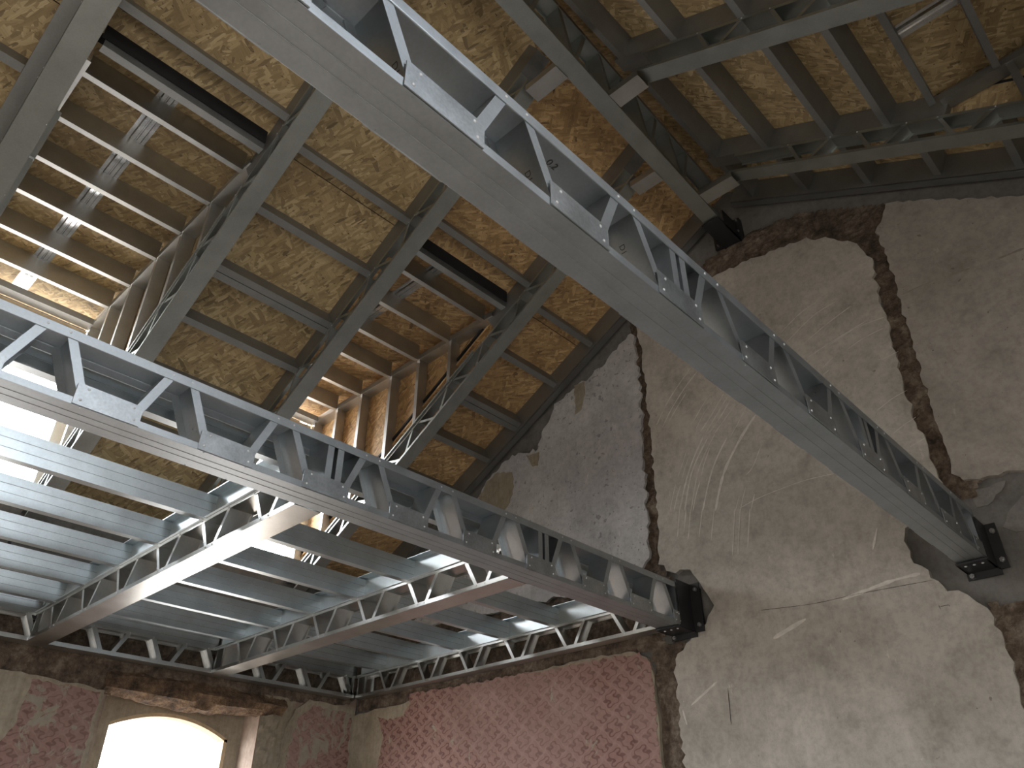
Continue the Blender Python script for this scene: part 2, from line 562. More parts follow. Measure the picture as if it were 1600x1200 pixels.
POLY = {'S1': [(-0.6587,0.8949),(-0.6554,0.7893),(-0.6588,0.6943),(-0.6659,0.5946),(-0.6688,0.5238),(-0.6751,0.4468),(-0.6867,0.4323),(-0.7,0.425),(-0.85,0.42),(-1.0,0.425),(-1.15,0.43),(-1.26,0.43),(-1.0892,0.6463),(-1.0625,0.6787),(-1.0446,0.7023),(-1.0175,0.7184),(-0.9728,0.7356),(-0.9006,0.7276),(-0.8949,0.7532),(-0.874,0.7778),(-0.8576,0.8133),(-0.8172,0.8269),(-0.7762,0.8381),(-0.7359,0.8505),(-0.6904,0.8796)],'S2': [(-0.6552,0.9726),(-0.645,0.8577),(-0.6419,0.7833),(-0.6443,0.7019),(-0.6466,0.6252),(-0.6475,0.5525),(-0.6507,0.4846),(-0.6549,0.4311),(-0.6361,0.4098),(-0.6016,0.4079),(-0.5929,0.3906),(-0.5777,0.3674),(-0.5723,0.3469),(-0.5804,0.3294),(-0.5951,0.318),(-0.6113,0.3116),(-0.6222,0.2966),(-0.639,0.2864),(-0.6478,0.2711),(-0.6483,0.235),(-0.6489,0.1915),(-0.6497,0.1336),(-0.6537,0.0638),(-0.196,0.0469),(-0.2046,0.0877),(-0.2119,0.1281),(-0.2154,0.1647),(-0.2146,0.1909),(-0.2144,0.2159),(-0.2166,0.2429),(-0.2169,0.2592),(-0.2194,0.271),(-0.2264,0.2823),(-0.2351,0.2911),(-0.2539,0.3015),(-0.2658,0.3122),(-0.2721,0.3276),(-0.282,0.3425),(-0.2874,0.3576),(-0.2882,0.3725),(-0.2822,0.3886),(-0.2571,0.4038),(-0.2236,0.4162),(-0.225,0.4439),(-0.227,0.4824),(-0.2293,0.5276),(-0.2309,0.5749),(-0.2281,0.6281),(-0.2238,0.6717),(-0.2243,0.7197),(-0.2217,0.7745),(-0.2184,0.8184),(-0.221,0.8401),(-0.2373,0.8655),(-0.2667,0.8941),(-0.3019,0.9151),(-0.3405,0.9232),(-0.3935,0.9289),(-0.4433,0.9314),(-0.4953,0.9341),(-0.5758,0.953)],'S3': [(-0.1705,0.9075),(-0.1833,0.885),(-0.197,0.8633),(-0.1967,0.8184),(-0.1959,0.7699),(-0.1986,0.718),(-0.2026,0.6498),(-0.2037,0.5952),(-0.2053,0.5384),(-0.2074,0.4802),(-0.2075,0.4446),(-0.1993,0.4283),(-0.1811,0.426),(-0.1589,0.4267),(-0.1313,0.4236),(-0.0677,0.4131),(-0.0075,0.4084),(0.103,0.7036),(0.0525,0.7558),(-0.0063,0.8084),(-0.0773,0.852),(-0.1398,0.8931)],'S4': [(-1.415,0.29),(-1.2,0.296),(-1.0,0.3),(-0.8316,0.3074),(-0.7544,0.3051),(-0.7177,0.304),(-0.6955,0.2898),(-0.6865,0.2677),(-0.6853,0.2309),(-0.6851,0.1868),(-0.685,0.1363),(-0.6878,0.0651),(-1.415,0.04)],'WP': [(-1.2423,0.3081),(-1.1347,0.3065),(-0.9889,0.3038),(-0.859,0.3014),(-0.7547,0.3012),(-0.7087,0.2987),(-0.6917,0.2826),(-0.6876,0.2586),(-0.6875,0.2312),(-0.6883,0.1785),(-0.6881,0.1365),(-0.6914,0.0691),(-1.3644,0.0954),(-1.3211,0.1847),(-1.3136,0.2405),(-1.3345,0.2779),(-1.302,0.2683),(-1.2569,0.2714),(-1.2404,0.2903)],'RUBTOP': [(-0.5107,0.9212),(-0.4953,0.978),(-0.4199,0.992),(-0.3573,0.9893),(-0.2996,0.9786),(-0.2293,0.9424),(-0.1695,0.9111),(-0.1746,0.8653),(-0.1957,0.8112),(-0.23,0.812),(-0.308,0.8869),(-0.3993,0.898),(-0.4869,0.9034)],'CH1': [(-0.6655,0.9781),(-0.628,0.9578),(-0.6354,0.7664),(-0.6429,0.6115),(-0.6476,0.4508),(-0.6407,0.4015),(-0.6937,0.4135),(-0.6812,0.4593),(-0.6684,0.6203),(-0.6623,0.7781)],'CH2': [(-0.2168,0.865),(-0.1772,0.8262),(-0.1939,0.7216),(-0.2005,0.5466),(-0.2006,0.4497),(-0.1801,0.4292),(-0.1943,0.4072),(-0.2305,0.4138),(-0.2332,0.4894),(-0.2349,0.5927),(-0.2284,0.7037)],'CH3': [(-0.6873,0.3106),(-0.6308,0.3056),(-0.6401,0.2164),(-0.6517,0.0638),(-0.695,0.0654),(-0.6853,0.2219)],'CH4': [(-0.2192,0.2785),(-0.1687,0.2681),(-0.207,0.0473),(-0.2239,0.0479),(-0.2217,0.1451),(-0.2183,0.2265)],'RUBLOFT': [(-1.41,0.295),(-1.41,0.44),(-0.66,0.44),(-0.64,0.4),(-0.67,0.3)]}
SCRATCH = [(2,[(-0.5487,0.7625),(-0.5769,0.7384),(-0.6027,0.7131),(-0.6296,0.6778)]),(2,[(-0.5365,0.7502),(-0.5653,0.728),(-0.5954,0.6982),(-0.6189,0.6685)]),(1.5,[(-0.5643,0.717),(-0.5883,0.6927),(-0.6052,0.6735)]),(1.5,[(-0.5268,0.6908),(-0.5429,0.6744),(-0.5622,0.653)]),(1,[(-0.5146,0.6832),(-0.5371,0.6645),(-0.5568,0.6398)]),(1.8,[(-0.496,0.6868),(-0.5237,0.6567),(-0.5479,0.6339)]),(2,[(-0.4888,0.68),(-0.5147,0.6531),(-0.5391,0.6282)]),(2,[(-0.4842,0.673),(-0.5114,0.6444),(-0.5336,0.6249)]),(1.2,[(-0.4796,0.6588),(-0.5029,0.6387),(-0.5248,0.6204)]),(1.2,[(-0.4623,0.6468),(-0.4799,0.6249),(-0.4969,0.6063)]),(4,[(-0.4491,0.6271),(-0.4775,0.6003),(-0.506,0.5665),(-0.5247,0.5365),(-0.5437,0.4895)]),(2.5,[(-0.5039,0.6054),(-0.5273,0.5762),(-0.5468,0.5415),(-0.5657,0.4949)]),(1.5,[(-0.5237,0.6199),(-0.5429,0.5959),(-0.5649,0.5611),(-0.5856,0.5018)]),(2.5,[(-0.5371,0.6177),(-0.5639,0.5842),(-0.5803,0.5546),(-0.597,0.5051)]),(2.5,[(-0.5447,0.623),(-0.5678,0.5903),(-0.5875,0.5546),(-0.6062,0.5078)]),(1,[(-0.5752,0.6147),(-0.5904,0.5862),(-0.6018,0.5663)]),(1,[(-0.5767,0.5958),(-0.5885,0.5737),(-0.5937,0.5624)]),(1.5,[(-0.5366,0.5984),(-0.5513,0.5729),(-0.5588,0.5545)]),(1.2,[(-0.6069,0.5562),(-0.6161,0.5335),(-0.6239,0.5118)]),(1.5,[(-0.5978,0.5509),(-0.6075,0.5332),(-0.6168,0.5098)]),(1.5,[(-0.5624,0.5465),(-0.5742,0.523),(-0.5822,0.5008)]),(1,[(-0.488,0.5116),(-0.4968,0.4928),(-0.5028,0.4775)]),(1,[(-0.5009,0.5004),(-0.5112,0.4789)]),(1.2,[(-0.4757,0.497),(-0.4868,0.4718)]),(1,[(-0.4526,0.5682),(-0.4707,0.541),(-0.4832,0.5319)]),(0.8,[(-0.3524,0.4908),(-0.3938,0.4941),(-0.434,0.4924),(-0.4699,0.4888),(-0.5031,0.4819)]),(1.6,[(-0.6057,0.511),(-0.616,0.4654)]),(1.6,[(-0.594,0.5076),(-0.6035,0.4694)]),(1.6,[(-0.5863,0.5053),(-0.5973,0.4568)]),(1.6,[(-0.5656,0.4992),(-0.5781,0.4553)]),(1.6,[(-0.5453,0.4932),(-0.559,0.4432)]),(1.6,[(-0.5114,0.4833),(-0.5274,0.4126)]),(1.6,[(-0.5027,0.4807),(-0.5185,0.4121)]),(1.6,[(-0.4873,0.4761),(-0.5016,0.4179)]),(1.2,[(-0.3087,0.7854),(-0.3431,0.7761),(-0.3804,0.7558)]),(1.2,[(-0.285,0.7699),(-0.3248,0.7612),(-0.3738,0.7344)]),(1.2,[(-0.2653,0.7503),(-0.3096,0.7355),(-0.3609,0.713)]),(1.2,[(-0.2487,0.7141),(-0.3071,0.7019),(-0.3508,0.6909)]),(1.2,[(-0.232,0.69),(-0.2613,0.6867),(-0.2886,0.6785)]),(1.2,[(-0.3113,0.6749),(-0.3322,0.6631)]),(1.2,[(-0.3217,0.656),(-0.3328,0.6515)]),(1.0,[(-0.2273,0.5792),(-0.2495,0.5742),(-0.2732,0.5641)]),(1.0,[(-0.2277,0.5355),(-0.2467,0.5291),(-0.2651,0.5206)]),(1.0,[(-0.2243,0.5021),(-0.2472,0.4955)]),(1.0,[(-0.2237,0.7075),(-0.2655,0.7086),(-0.3117,0.6985)]),(1.0,[(-0.2219,0.6435),(-0.2475,0.6402)]),(4,[(-0.3827,0.3152),(-0.3557,0.3195),(-0.3124,0.3257),(-0.2801,0.3268)]),(6,[(-0.4875,0.2828),(-0.437,0.2999)]),(3,[(-0.6276,0.213),(-0.5817,0.2391)]),(3,[(-0.6425,0.2089),(-0.6383,0.1883)]),(3,[(-0.316,0.3976),(-0.3286,0.3705)])]
DARK = [(0.7,[(-0.499,0.324),(-0.4239,0.3178),(-0.3618,0.318),(-0.2677,0.3156)]),(1.2,[(-0.5665,0.2283),(-0.5696,0.1809)]),(0.8,[(-0.2702,0.2848),(-0.2692,0.2792)]),(0.8,[(-0.2698,0.2824),(-0.2596,0.2827),(-0.2586,0.2808)])]
EXTRA = {'TAN1': [(-1.0659,0.671),(-1.0409,0.7011),(-1.012,0.7121),(-0.9729,0.6991),(-0.9678,0.6661),(-0.9782,0.6345),(-0.9988,0.62),(-1.0431,0.6329)],'TAN2': [(-0.8052,0.837),(-0.7811,0.8357),(-0.7799,0.8066),(-0.7914,0.7746),(-0.806,0.7687)],'TAN3': [(-0.9346,0.7237),(-0.9008,0.7204),(-0.9033,0.69),(-0.9182,0.6922)],'CL1': [(-0.1761,0.3627),(-0.1617,0.3836),(-0.1448,0.3928),(-0.1159,0.3872),(-0.1288,0.3487),(-0.1643,0.3537)],'CL2': [(-0.1974,0.417),(-0.1764,0.4174),(-0.1543,0.4182),(-0.1589,0.4127),(-0.1832,0.3951),(-0.1952,0.3944)]}
STAIN = [(2,[(-0.1946,0.7329),(-0.1723,0.734),(-0.1471,0.7343)]),(2.5,[(-0.1344,0.7294),(-0.1131,0.7315),(-0.1004,0.7288)]),(3,[(-0.0681,0.7262),(-0.0488,0.7262),(-0.0331,0.7259)]),(1.5,[(-0.0942,0.7492),(-0.0975,0.7271)]),(2,[(-0.0451,0.7478),(-0.0431,0.7441)]),(3,[(-0.1975,0.5526),(-0.1727,0.5525),(-0.1621,0.5514)])]


# ---------------------------------------------------------------- room shell
def slab(name, pts, y_front, thick, mat, parent, seed, jag=.008, step=.045, plane='y'):
    """jagged-edged slab of plaster; pts (x, z) in units on a wall plane"""
    rnd = random.Random(seed)
    out = []
    n = len(pts)
    for i in range(n):
        a, b = Vector(pts[i]) * S, Vector(pts[(i + 1) % n]) * S
        L = (b - a).length
        k = max(1, int(L / step))
        nn = Vector((-(b - a).y, (b - a).x)) / max(L, 1e-6)
        for j in range(k):
            q = a + (b - a) * (j / k)
            if j or True:
                q = q + nn * rnd.uniform(-jag, jag)
            out.append(q)
    tri = tessellate_polygon([[Vector((q.x, q.y, 0)) for q in out]])
    bm = bmesh.new()

    def pt(q, dep):
        if plane == 'y':
            return Vector((q.x, (y_front) * S + dep, q.y + EYE))
        return Vector((y_front * S - dep, q.x, q.y + EYE))
    f = [bm.verts.new(pt(q, 0)) for q in out]
    g = [bm.verts.new(pt(q, thick)) for q in out]
    for t in tri:
        bm.faces.new([f[i] for i in t])
        bm.faces.new([g[i] for i in reversed(t)])
    for i in range(len(out)):
        j = (i + 1) % len(out)
        bm.faces.new((f[i], f[j], g[j], g[i]))
    return finish(name, bm, mat, parent)


def in_poly(x, y, pts):
    r = False
    n = len(pts)
    for i in range(n):
        x0, y0 = pts[i]
        x1, y1 = pts[(i + 1) % n]
        if (y0 > y) != (y1 > y) and x < (x1 - x0) * (y - y0) / (y1 - y0) + x0:
            r = not r
    return r


def rubble(name, pts, yb, amp, mat, parent, seed, step=.022, plane='y', bias=.35):
    """rough broken masonry surface filling an outline"""
    xs = [p[0] * S for p in pts]
    zs = [p[1] * S for p in pts]
    ps = [(p[0] * S, p[1] * S) for p in pts]
    nx = int((max(xs) - min(xs)) / step) + 2
    nz = int((max(zs) - min(zs)) / step) + 2
    bm = bmesh.new()
    vs = {}
    def vert(i, j):
        if (i, j) not in vs:
            x, z = min(xs) + i * step, min(zs) + j * step
            q = Vector((x, z, seed * 3.1))
            h = noise.fractal(q * 9, .8, 2.0, 4) * .6 + bias + .5 * noise.noise(q * 26)
            h = .002 + amp * max(.02, min(1.15, h))
            jx, jz = .35 * step * noise.noise(q * 40), .35 * step * noise.noise(q * 41 + Vector((7, 3, 1)))
            vs[(i, j)] = bm.verts.new(Vector((x + jx, yb * S - h, z + jz + EYE)) if plane == 'y' else Vector((yb * S + h, x + jx, z + jz + EYE)))
        return vs[(i, j)]
    for i in range(nx):
        for j in range(nz):
            if in_poly(min(xs) + (i + .5) * step, min(zs) + (j + .5) * step, ps):
                bm.faces.new((vert(i, j), vert(i + 1, j), vert(i + 1, j + 1), vert(i, j + 1)))
    o = finish(name, bm, mat, parent)
    return o


# floor
bm = bmesh.new()
box_u(bm, XL - .1, XR + .1, YB - .1, YG + .1, FLOOR - .05, FLOOR)
struct(finish('floor', bm, 'floor'), 'dusty brown floor of the gutted room', 'floor')

# gable wall: cement core, broken plaster slabs, raw chases
bm = bmesh.new()
zr = ROOF_L(-.425) + OSBH
gab = [(XL - .08, FLOOR), (XR + .08, FLOOR), (XR + .08, ROOF_R(XR + .08) + OSBH), (-.425, zr), (XL - .08, ROOF_L(XL - .08) + OSBH)]
r0 = [bm.verts.new(P(x, 1.017, z)) for x, z in gab]
r1 = [bm.verts.new(P(x, 1.09, z)) for x, z in gab]
bm.faces.new(r0)
bm.faces.new(r1[::-1])
for i in range(5):
    bm.faces.new((r0[i], r0[(i + 1) % 5], r1[(i + 1) % 5], r1[i]))
gable = struct(finish('wall_back', bm, 'cement'), 'old gable wall of patchy plaster with raw chases and cement', 'wall')
slab('plaster_slab', POLY['S1'], YG, .04, 'plaster_grey', gable, 1, .018, .032)
slab('plaster_slab', POLY['S2'], YG, .04, 'plaster_mid', gable, 2, .014, .032)
slab('plaster_slab', POLY['S3'], YG, .04, 'plaster_right', gable, 3, .012, .032)
slab('plaster_slab', POLY['S4'], YG, .04, 'beige', gable, 4)
slab('wallpaper', POLY['WP'], YG - .0006, .004, 'paper_gable', gable, 5, .010, .03)
for i, k in enumerate(('CH1', 'CH2', 'CH3', 'CH4', 'RUBTOP', 'RUBLOFT')):
    rubble('raw_masonry', POLY[k], 1.0165, .018 if k == 'RUBLOFT' else .030, 'rubble', gable, i + 1)


def ribbons(name, lst, mat, parent, seed):
    rnd = random.Random(seed)
    bm = bmesh.new()
    y = YG * S - .0012
    for w, pts in lst:
        pl = [Vector((p[0] * S, p[1] * S)) for p in pts]
        # resample with Catmull-Rom
        sm = []
        for i in range(len(pl) - 1):
            p0, p1, p2, p3 = pl[max(i - 1, 0)], pl[i], pl[i + 1], pl[min(i + 2, len(pl) - 1)]
            k = max(3, int((p2 - p1).length / .03))
            for j in range(k):
                t = j / k
                sm.append(.5 * ((2 * p1) + (p2 - p0) * t + (2 * p0 - 5 * p1 + 4 * p2 - p3) * t * t + (3 * p1 - p0 - 3 * p2 + p3) * t ** 3))
        sm.append(pl[-1])
        prev = None
        n = len(sm)
        for i, q in enumerate(sm):
            dr = (sm[min(i + 1, n - 1)] - sm[max(i - 1, 0)]).normalized()
            nn = Vector((-dr.y, dr.x))
            hw = w * .0022 * rnd.uniform(.55, 1.25) * (.35 if i in (0, n - 1) else 1)
            a = bm.verts.new((q.x + nn.x * hw, y, q.y + nn.y * hw + EYE))
            b = bm.verts.new((q.x - nn.x * hw, y, q.y - nn.y * hw + EYE))
            if prev:
                bm.faces.new((prev[0], a, b, prev[1]))
            prev = (a, b)
    return finish(name, bm, mat, parent)


for i, s in enumerate(SCRATCH):
    ribbons('scratch', [s], 'scratch', gable, i)
for i, s in enumerate(DARK):
    ribbons('pencil_mark', [s], 'pencil', gable, 100 + i)
for i, s in enumerate(STAIN[:3]):
    ribbons('hairline_crack', [s], 'stain', gable, 200 + i)
for i, k in enumerate(('TAN1', 'TAN2', 'TAN3')):
    slab('bare_patch', EXTRA[k], YG - .0005, .003, 'beige', gable, 40 + i, .008, .03)
for i, k in enumerate(('CL1', 'CL2')):
    slab('cement_smear', EXTRA[k], 1.0155, .006, 'cement_light', gable, 50 + i, .008, .03)

for o in [gable] + list(gable.children):
    for v in o.data.vertices:
        v.co.y += S * GY(v.co.x / S)

# window side wall (left)
bm = bmesh.new()
yprev = YB
zsill = -.2
ztop = .40
for (a, b, c, d) in sorted(LEFT_WINDOWS):
    box_u(bm, XL - .08, XL, yprev, a, FLOOR, ztop)
    box_u(bm, XL - .08, XL, a, b, FLOOR, c)
    box_u(bm, XL - .08, XL, a, b, d, ztop)
    yprev = b
box_u(bm, XL - .08, XL, yprev, 1.02, FLOOR, ztop)
wl = struct(finish('wall_left', bm, 'reveal'), 'old outer wall with arched window and worn pink wallpaper', 'wall')
slab('plaster_slab', [(.22, -.1), (.508, -.1), (.508, .268), (.44, .272), (.40, .275), (.33, .276), (.22, .278)], XL + .006, .024, 'beige', wl, 21, plane='x')
slab('wallpaper', [(.335, -.1), (.498, -.1), (.502, .262), (.45, .266), (.395, .268), (.39, .2), (.365, .15)], XL + .0066, .002, 'paper_left', wl, 22, .01, .03, plane='x')
slab('wallpaper', [(.225, -.1), (.335, -.1), (.36, .14), (.34, .15), (.225, .15)], XL + .0066, .002, 'paper_left', wl, 23, .01, .03, plane='x')
slab('plaster_slab', [(.848, -.1), (1.012, -.1), (1.012, .305), (.90, .305), (.872, .285), (.852, .24)], XL + .006, .024, 'beige', wl, 24, plane='x')
slab('wallpaper', [(.862, -.1), (1.004, -.1), (1.004, .292), (.91, .296), (.88, .27), (.866, .2)], XL + .0066, .002, 'paper_left', wl, 25, .012, .03, plane='x')
rubble('raw_masonry', [(.10, .268), (.52, .262), (.53, .296), (.85, .296), (.90, .298), (1.0, .308), (1.0, .40), (.10, .40)], XL, .016, 'rubble', wl, 31, .024, plane='x')
rubble('raw_masonry', [(.795, -.1), (.85, -.1), (.87, .30), (.80, .30)], XL, .03, 'beige', wl, 32, .024, plane='x')
# rotten timber lintel over the window
bm = bmesh.new()
ny, na = 46, 12
ring = []
for i in range(ny + 1):
    y = .505 + (.845 - .505) * i / ny
    row = []
    for j in range(na):
        an = 2 * math.pi * j / na
        q = Vector((y * 7, math.cos(an), math.sin(an)))
        r = 1 + .34 * noise.noise(q * 2.2) + .2 * noise.noise(q * 7)
        row.append(bm.verts.new(P(XL - .014 + .030 * math.cos(an) * r, y, .283 + (.026 - .008 * abs(2 * (y - .66) / .34)) * math.sin(an) * r)))
    ring.append(row)
for i in range(ny):
    for j in range(na):
        bm.faces.new((ring[i][j], ring[i + 1][j], ring[i + 1][(j + 1) % na], ring[i][(j + 1) % na]))
bm.faces.new(ring[0])
bm.faces.new(ring[-1][::-1])
finish('timber_lintel', bm, 'rot', wl)

# arched window infill in the visible opening
bm = bmesh.new()
ya, yb_, zs_, za = .553, .774, .226, .254
arc = []
for i in range(17):
    t = i / 16
    arc.append((ya + (yb_ - ya) * t, zs_ + (za - zs_) * (1 - (2 * t - 1) ** 2) + .006 * (1 - t)))
outer = [(.515, .285), (.80, .285)]
hole = [(ya, -.2)] + arc + [(yb_, -.2)]
poly = [(.515, -.2), (.515, .285), (.80, .285), (.80, -.2)] + hole[::-1]
tri = tessellate_polygon([[Vector((a, b, 0)) for a, b in poly]])
f = [bm.verts.new(P(-1.478, a, b)) for a, b in poly]
g = [bm.verts.new(P(-1.50, a, b)) for a, b in poly]
for t in tri:
    bm.faces.new([f[i] for i in t])
    bm.faces.new([g[i] for i in reversed(t)])
for i in range(len(poly)):
    j = (i + 1) % len(poly)
    bm.faces.new((f[i], f[j], g[j], g[i]))
w1 = struct(finish('window_1', bm, 'beige'), 'bare arched window opening with bright daylight', 'window')
bm = bmesh.new()
for i in range(16):
    (a0, b0), (a1, b1) = arc[i], arc[i + 1]
    hexa(bm, [P(-1.478, a0, b0), P(-1.478, a1, b1), P(-1.478, a1, b1 - .006), P(-1.478, a0, b0 - .006),
              P(-1.505, a0, b0), P(-1.505, a1, b1), P(-1.505, a1, b1 - .006), P(-1.505, a0, b0 - .006)])
finish('arch_trim', bm, 'wood', w1)
bm = bmesh.new()
box_u(bm, -1.505, -1.478, yb_ - .007, yb_, -.2, zs_)
finish('side_trim', bm, 'wood', w1)

# right wall and back wall with window openings
bm = bmesh.new()
yprev = YB
for (a, b, c, d) in sorted(RIGHT_WINDOWS):
    box_u(bm, XR, XR + .08, yprev, a, FLOOR, .56)
    box_u(bm, XR, XR + .08, a, b, FLOOR, c)
    box_u(bm, XR, XR + .08, a, b, d, .56)
    yprev = b
box_u(bm, XR, XR + .08, yprev, 1.13, FLOOR, .56)
struct(finish('wall_right', bm, 'plaster_mid'), 'plastered side wall facing the loft', 'wall')
bm = bmesh.new()
xprev = XL - .08
for (a, b, c, d) in sorted(BACK_WINDOWS):
    box_u(bm, xprev, a, YB - .08, YB, FLOOR, .545)
    box_u(bm, a, b, YB - .08, YB, FLOOR, c)
    box_u(bm, a, b, YB - .08, YB, d, .545)
    xprev = b
box_u(bm, xprev, XR + .08, YB - .08, YB, FLOOR, .545)
hexa(bm, [P(XL - .08, YB - .08, .545), P(XR + .08, YB - .08, .545), P(XR + .08, YB, .545), P(XL - .08, YB, .545),
          P(-.44, YB - .08, zr), P(-.41, YB - .08, zr), P(-.41, YB, zr), P(-.44, YB, zr)])
struct(finish('wall_front', bm, 'plaster_mid'), 'plastered wall behind the viewer', 'wall')

# ---------------------------------------------------------------- long lattice girders
GP = .1053 * S


def girder(xf, W, label, y0, y1, dbl, y_first):
    t = thing('lattice_girder', label, 'girder', P(xf - W / 2, y1, ZB), 'long lattice girders')
    O = P(xf, 0, ZB)
    diags, gus, posts = [], [], []
    k0 = -3
    for k in range(k0, 9):
        yk = y_first * S + GP * k
        if yk < y0 * S or yk + .36 > y1 * S + .05:
            if yk < y0 * S:
                continue
        gus.append((yk, min(yk + .053 * S, y1 * S)))
        diags.append((yk + .010 * S, yk - .018 * S, -1))
        if yk + .07 * S < y1 * S:
            diags.append((yk + .044 * S, yk + .070 * S, 1))
        if k in dbl:
            posts += [(yk + .024 * S, 1), (yk + .036 * S, 1)]
    posts.append((y1 * S - .035, 1))
    posts.append((y0 * S + .01, 1))
    H = (ZG - ZB) * S
    lattice(t, O, Y1_, -X1_, Z1_, y0 * S, y1 * S, W * S, H, .026, .036, diags, gus, posts, 'girder', .03, 2, True, .076)
    return t


G1 = girder(-.195, .031, 'long grey lattice girder spanning free over open space, parallel to the loft edge', -.28, 1.014, (2, 5), .1303)
G2 = girder(-.606, .037, 'long lattice girder carrying the open edge of the loft floor', -.28, .998, (2, 5), .1345)


# handwriting on the girder webs
def scribble(text, size, loc, xdir, ydir, parent):
    cu = bpy.data.curves.new('scribble', 'FONT')
    cu.body = text
    cu.size = size
    ob = bpy.data.objects.new('tmp', cu)
    COL.objects.link(ob)
    dg = bpy.context.evaluated_depsgraph_get()
    me = bpy.data.meshes.new_from_object(ob.evaluated_get(dg))
    bpy.data.objects.remove(ob)
    me.name = 'handwriting'
    z = xdir.cross(ydir)
    me.transform(Matrix(((xdir.x, ydir.x, z.x, loc.x - parent.location.x), (xdir.y, ydir.y, z.y, loc.y - parent.location.y),
                         (xdir.z, ydir.z, z.z, loc.z - parent.location.z), (0, 0, 0, 1))))
    me.materials.clear()
    me.materials.append(M['pencil'])
    o = bpy.data.objects.new('handwriting', me)
    COL.objects.link(o)
    o.parent = parent
    return o


e_web = Vector((0, -.028 * S, (ZG - ZB) * S - .008)).normalized()
n_web = Vector((0, -e_web.z, e_web.y))
for (x, y, z) in ((-.2076, .1308, .3452), (-.2112, .2330, .3521), (-.2158, .3329, .3641)):
    scribble('D1', .024, P(x, y, z) + n_web * .0012, -e_web, X1_, G1)
scribble('0.2', .028, P(-.2125, .2535, .379) + Vector((0, 0, -.0012)), Y1_, X1_, G1)


# ---------------------------------------------------------------- bolted wall brackets
def bolt(t, loc, r=.012):
    bm = bmesh.new()
    bmesh.ops.create_cone(bm, cap_ends=True, segments=6, radius1=r, radius2=r, depth=.016)
    bmesh.ops.create_cone(bm, cap_ends=True, segments=12, radius1=r * .5, radius2=r * .45, depth=.034)
    bmesh.ops.rotate(bm, verts=bm.verts[:], cent=(0, 0, 0), matrix=Matrix.Rotation(math.pi / 2, 3, 'X'))
    bmesh.ops.translate(bm, verts=bm.verts[:], vec=loc)
    finish('bolt', bm, 'bolt', t)


def bracket(xl, xr_, z0, z1, label, seat=True, flange=.026):
    """welded black shoe: seat plate, side cheeks and drilled flanges against the wall"""
    t = thing('wall_bracket', label, 'bracket', P((xl + xr_) / 2, 1.005, z0), 'black steel wall brackets')
    yw = 1.0165
    bm = bmesh.new()
    box_u(bm, xl - .002, xr_ + .002, .962, yw, z0 - .0022, z0)
    finish('seat_plate', bm, 'black', t)
    bm = bmesh.new()
    box_u(bm, xr_, xr_ + .0018, .968, yw, z0 - .0022, z1)
    finish('cheek_plate', bm, 'black', t)
    bm = bmesh.new()
    box_u(bm, xl - .0018, xl, .968, yw, z0 - .0022, z1)
    finish('cheek_plate', bm, 'black', t)
    for (a, b) in ((xr_ + .0018, xr_ + flange),):
        bm = bmesh.new()
        box_u(bm, a, b, 1.0045, 1.0068, z0 - .004, z1)
        box_u(bm, a + .004, b - .004, 1.0068, yw, z0, z1 - .006)
        finish('wall_flange', bm, 'black', t)
        for z in (z0 + .006, z1 - .010):
            bolt(t, P(a + .6 * (b - a), 1.0035, z), .013)
    bm = bmesh.new()
    box_u(bm, xl - .003, xr_ + .004, 1.0045, 1.0075, z0 - .010, z0 - .0022)
    finish('lower_flange', bm, 'black', t)
    bolt(t, P(xl + .003, 1.003, z0 - .006), .012)
    sp = t
    for x in (.2, .5, .8):
        screw(sp, P(xl + x * (xr_ - xl), .972, z0 - .0026), -Z1_, .007)
    t.location.y += S * GY(xr_)
    return t


bracket(-.2262, -.195, ZB - .001, ZB + .051, 'black bolted bracket holding the free lattice girder to the gable wall', True, .0135)
bracket(-.643, -.606, ZB - .001, ZB + .068, 'black bolted bracket holding the loft edge girder to the gable wall', True, .0175)

# ---------------------------------------------------------------- cross trusses of the loft
JX = [-.8405, -.957, -1.0725, -1.188, -1.303, -1.398]
HT = (ZT - ZB) * S


def cross_truss(yf, W, label, x_shift=0.0):
    x0, x1 = XL + .034, -.645
    t = thing('cross_truss', label, 'truss', P((x0 + x1) / 2, yf + W / 2, ZB), 'loft cross trusses')
    O = P(0, yf, ZB)
    diags = []
    c = -1.278 + x_shift
    while c < -.66:
        diags.append(((c - .0075) * S, (c - .031) * S, -1))
        diags.append(((c + .0075) * S, (c + .031) * S, 1))
        c += .1168
    lattice(t, O, X1_, Y1_, Z1_, x0 * S, x1 * S, W * S, HT, .022, .016, diags, (), [((x0 + .004) * S, 1), ((x0 + .03) * S, 1)], 'truss', .022, 0, True)
    # screws on the bottom chord
    bc = [c_ for c_ in t.children if c_.name.startswith('bottom_chord')][0]
    for (sb, st, sd) in diags:
        screw(bc, O + X1_ * sb + Vector((0, -.001, .012)), -Y1_, .0045)
    return t


cross_truss(.363, .031, 'loft cross truss with a bright underside, farther from the gable wall', -.008)
cross_truss(.670, .033, 'loft cross truss between the bright one and the gable wall')
cross_truss(.986, .022, 'loft truss running along the gable wall above the wallpaper')

# truss along the window wall
t = thing('wall_truss', 'lattice truss along the window wall carrying the loft cross trusses', 'truss', P(XL + .0175, .4, ZB))
diags = []
c = .4835 - .1013 * 6
while c < .99:
    diags.append(((c - .0078) * S, (c - .030) * S, -1))
    diags.append(((c + .0078) * S, (c + .030) * S, 1))
    c += .1013
lattice(t, P(XL + .035, 0, ZB), Y1_, -X1_, Z1_, -.28 * S, .984 * S, .028 * S, HT, .026, .016, diags, (), [(.982 * S, -1)], 'truss', .028, 0, True)

